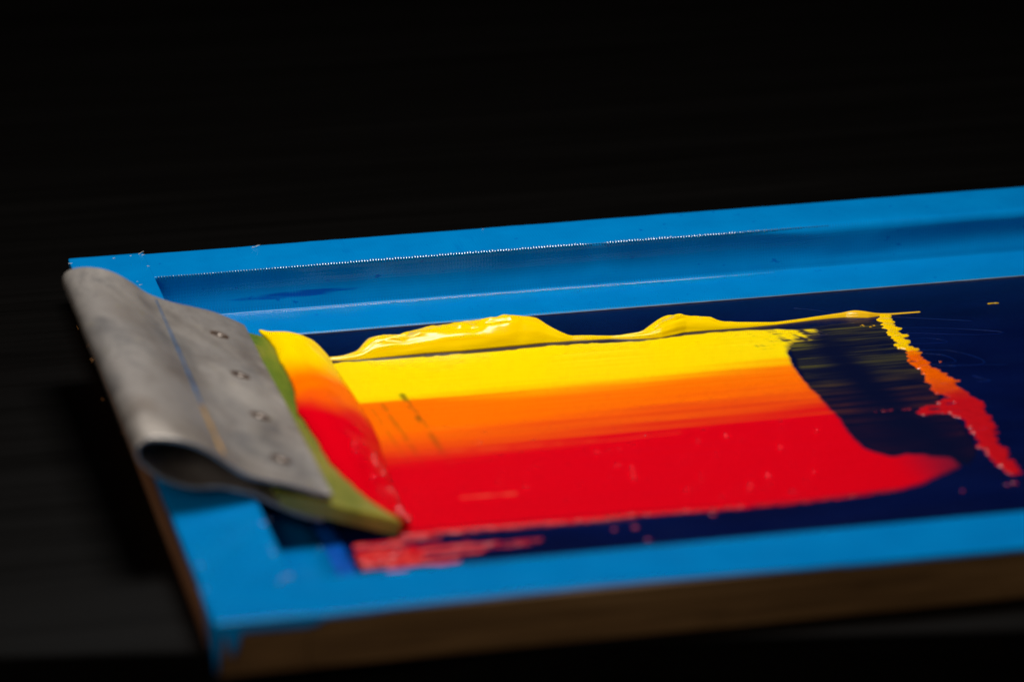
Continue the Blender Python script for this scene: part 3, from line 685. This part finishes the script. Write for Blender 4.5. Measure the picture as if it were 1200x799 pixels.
# --- fat roll of ink in front of the blade
def on_blade(px, py):
    z = -5.0
    for _ in range(30):
        p = at(px, py, 2, z); z = 0.5 * z + 0.5 * zb_top(p[0])
    return p
Lp = np.array([on_blade(*q) for q in ((304, 389), (313, 398), (322, 410), (328, 425), (337, 440), (344, 458), (346, 470), (349, 484), (366, 509), (375, 525), (385, 542), (406, 563), (430, 584), (450, 597), (462, 604))])
Rp = np.array([at(*q) for q in ((362, 404), (372, 415), (386, 432), (398, 450), (411, 470), (424, 490), (434, 507), (441, 524), (446, 542), (452, 560), (460, 580), (468, 600), (471, 610))])
ysb = np.linspace(Y0 + 1.5, 231.5, 190)
Lx = np.interp(ysb, Lp[::-1, 1], Lp[::-1, 0]); Rx = np.interp(ysb, Rp[::-1, 1], Rp[::-1, 0])
rows = []
for i, y in enumerate(ysb):
    lx = Lx[i]; rx = max(Rx[i], 67.2); L = np.array([lx, zb_top(lx) - 0.15]); R = np.array([rx, ZM - 0.1])
    e0_ = float(sstep(0, 22, ysb[-1] - y)); 
    bul = (2.0 + 2.6 * float(sstep(Y0 + 5, Y0 + 70, y))) * (0.25 + 0.75 * math.sin(math.pi / 2 * min(1, (ysb[-1] - y) / 9)))
    bul *= 0.85 + 0.3 * float(vn(y / 16, 2, 181))
    prof = [L, L + [0.6, 0.35 + bul * .16], L + (R - L) * 0.22 + [0, bul * 0.85 + .6], L + (R - L) * 0.48 + [0, bul * 1.18 + .9], L + (R - L) * 0.75 + [0.8, bul * 1.0 + 1.0], R + [0.5, 1.6 + bul * .35], R + [0.1, 0]]
    S = spline(prof, 36); r = []
    for j, (x, z) in enumerate(S):
        s = j / 35; k = math.sin(math.pi * s) ** .6
        fr_ = float(sstep(150, 100, y))
        nz = (float(fbm(y / 14 + s * 1.2, s * 3.2, 182, 3)) - .5) * 1.5 + fr_ * (float(fbm(y / 2.2, s * 14, 183, 3)) - .5) * 1.5 * float(sstep(.3, .6, s)) + .25 * (float(fbm(y / 4, s * 7, 184, 2)) - .5)
        edge = 0.9 * (float(fbm(y / 4, 5, 185)) - .5) * (1 - s)
        r.append((x + nz * k * .35 + edge, y - 0.02 * (s - .5) * 0, z + nz * k * .8))
    rows.append(r)
rows = np.array(rows); n, m, _ = rows.shape
yy = rows[:, :, 1]; ss = np.tile(np.linspace(0, 1, m), (n, 1)); wv = 14 * (fbm(yy / 18, ss * 2.5, 191, 3) - .5)
b1 = 196; b2 = 163
cv = mix(YEL * [1, .93, 1], ORA, sstep(b1 + 13, b1 - 13, yy + wv * .6 + 6 * ss)[..., None]); cv = mix(cv, RED, sstep(b2 + 14, b2 - 10, yy + wv)[..., None])
new_obj('ink_roll', rows.reshape(-1, 3), grid_faces(n, m, True) + [tuple(range(m)), tuple((n - 1) * m + j for j in range(m - 1, -1, -1))], INKS, cols=cv.reshape(-1, 3),
        label='fat roll of wet ink piled against the green blade, yellow to orange to red', cat='ink')

roll = bpy.data.objects['ink_roll']; bub = []
for q in range(42):
    i = int(1 + RNG.random() ** 1.3 * 62); j = int(13 + 15 * RNG.random() ** .7); c = rows[i, j]; rr = (0.35 + .6 * RNG.random() ** 2) * (1.15 - i / 110)
    v = [c + [rr * math.cos(t) * ch, rr * math.sin(t) * ch, .55 * rr * s_] for ch, s_ in ((1, -.1), (.8, .5), (.4, .85)) for t in np.arange(8) * math.pi / 4] + [c + [0, 0, .55 * rr]]
    bub.append((np.array(v), grid_faces(3, 8, True) + [(16 + k, 16 + (k + 1) % 8, 24) for k in range(8)]))
v, f = join(bub); new_obj('bubble', v, f, WETB, roll, cols=np.tile(RED, (len(v), 1)), kind='stuff')

# --- red spill below the near corner of the blade, ragged ridge along the near edge
spill_poly = [(414, 638), (428, 630), (470, 631), (520, 628), (560, 628), (610, 627), (640, 628), (632, 636), (590, 642), (552, 650), (540, 658), (500, 664), (460, 670), (432, 671), (420, 660)]
X, Y, P = field(spill_poly, 0.3, 0.45)
M = inside(X + 3 * (fbm(X / 9, Y / 2, 201, 3) - .5), Y + 1.5 * (fbm(X / 5, Y / 3, 202) - .5), P).astype(float)
hole = fbm(X / 15, Y / 1.2, 203, 4); M *= (hole + 0.07 * sstep(95, 60, X) - .22 * sstep(70, 95, X) * sstep(69, 73, Y) > 0.54)
Bs = blur(M, 1); Fd = Bs - .42
sc_ = mix(RED * [.8, 1, 1], np.array([0.72, 0.06, 0.05]), np.clip(fbm(X / 2.5, Y / 1.5, 204) * 2 - .75, 0, 1)[..., None])
sc_ = mix(sc_, NAVY, (0.6 * sstep(78, 110, X))[..., None])
hf_mesh('ink_spill', X, Y, ZM + 0.4 * np.tanh(Fd * 3) + .5 * M * (fbm(X / 1.6, Y / 1.3, 205) - .4), Fd > -.02, sc_, INK, label='ragged red ink spill on the screen under the near end of the blade', cat='ink')
parts = []
edge_px = np.array([(474, 630), (560, 622), (640, 616), (700, 610), (742, 605), (800, 601), (870, 596), (950, 588), (1010, 581), (1060, 573)])
q = np.linspace(476, 1050, 300); qy = np.interp(q, edge_px[:, 0], edge_px[:, 1])
P = np.array([at(a, b) for a, b in zip(q, qy)]); P[:, 1] += 1.0 * (fbm(q / 13, 0, 211) - .5); P[:, 2] += 0.05
lump = 0.16 + 0.5 * np.clip(fbm(q / 9, 1, 212) - .42, 0, 1) * 2 + 1.0 * np.exp(-((q - 742) / 7) ** 2) + 0.5 * np.exp(-((q - 715) / 16) ** 2)
v, f = tube_mesh(P, lump, 8, .8); v = v + (np.stack([fbm(v[:, 0] * 1.3, v[:, 1] * 1.3, 213 + k, 2) for k in range(3)], 1) - .5) * 0.6
c = mix(RED, np.array([0.6, 0.05, 0.035]), np.clip(fbm(v[:, 0] / 4, v[:, 1], 214) * 1.6 - .3, 0, 1)[:, None])
new_obj('ink_bead', v, f, INKT, cols=c, label='thin lumpy red ink rim along the near edge of the printed band', cat='ink')
v, f = flecks([(925 + 5, 575 + 2, .9), (928, 577, .7), (1128, 575, .5), (1189, 566, .6), (1180, 568, .4), (836, 603, .6), (744, 618, .7), (720, 620, .5), (760, 632, .4)], 3)
new_obj('ink_fleck', v, f, INKT, cols=np.tile(RED * [.55, 1, 1] + [0, .015, .02], (len(v), 1)), label='dull red ink crumbs scattered along the near strip of dark screen', cat='ink', kind='stuff')
# pinkish spots on the tape
spots = [(308, 613, 1.0, 0.45), (315, 609, .6, .45), (320, 647, 0.9, .45), (317, 640, .6, .45), (333, 676, 1.2, .75), (339, 674, 1.0, .75), (328, 681, .7, .75), (375, 641, .7, None), (234, 662, .8, .45), (240, 690, .7, .7)]
PK = mat_simple('pale_ink_spot', (0.17, 0.23, 0.47), 0.5, spec=.1)
for px, py, r, z in spots:
    p = at(px, py, 2, z if z else ZM + .5); n = 10; a = np.linspace(0, 2 * math.pi, n + 1)[:-1]; rr = r * .7 * (.6 + .6 * RNG.random(n))
    v = [p + [q_ * math.cos(t), 1.3 * q_ * math.sin(t), -.1] for q_, t in zip(rr, a)] + [p + [.7 * q_ * math.cos(t), .9 * q_ * math.sin(t), .12] for q_, t in zip(rr, a)] + [p + [0, 0, .14]]
    new_obj('ink_spot', v, grid_faces(2, n, True) + [(n + j, n + (j + 1) % n, 2 * n) for j in range(n)], PK, fr)
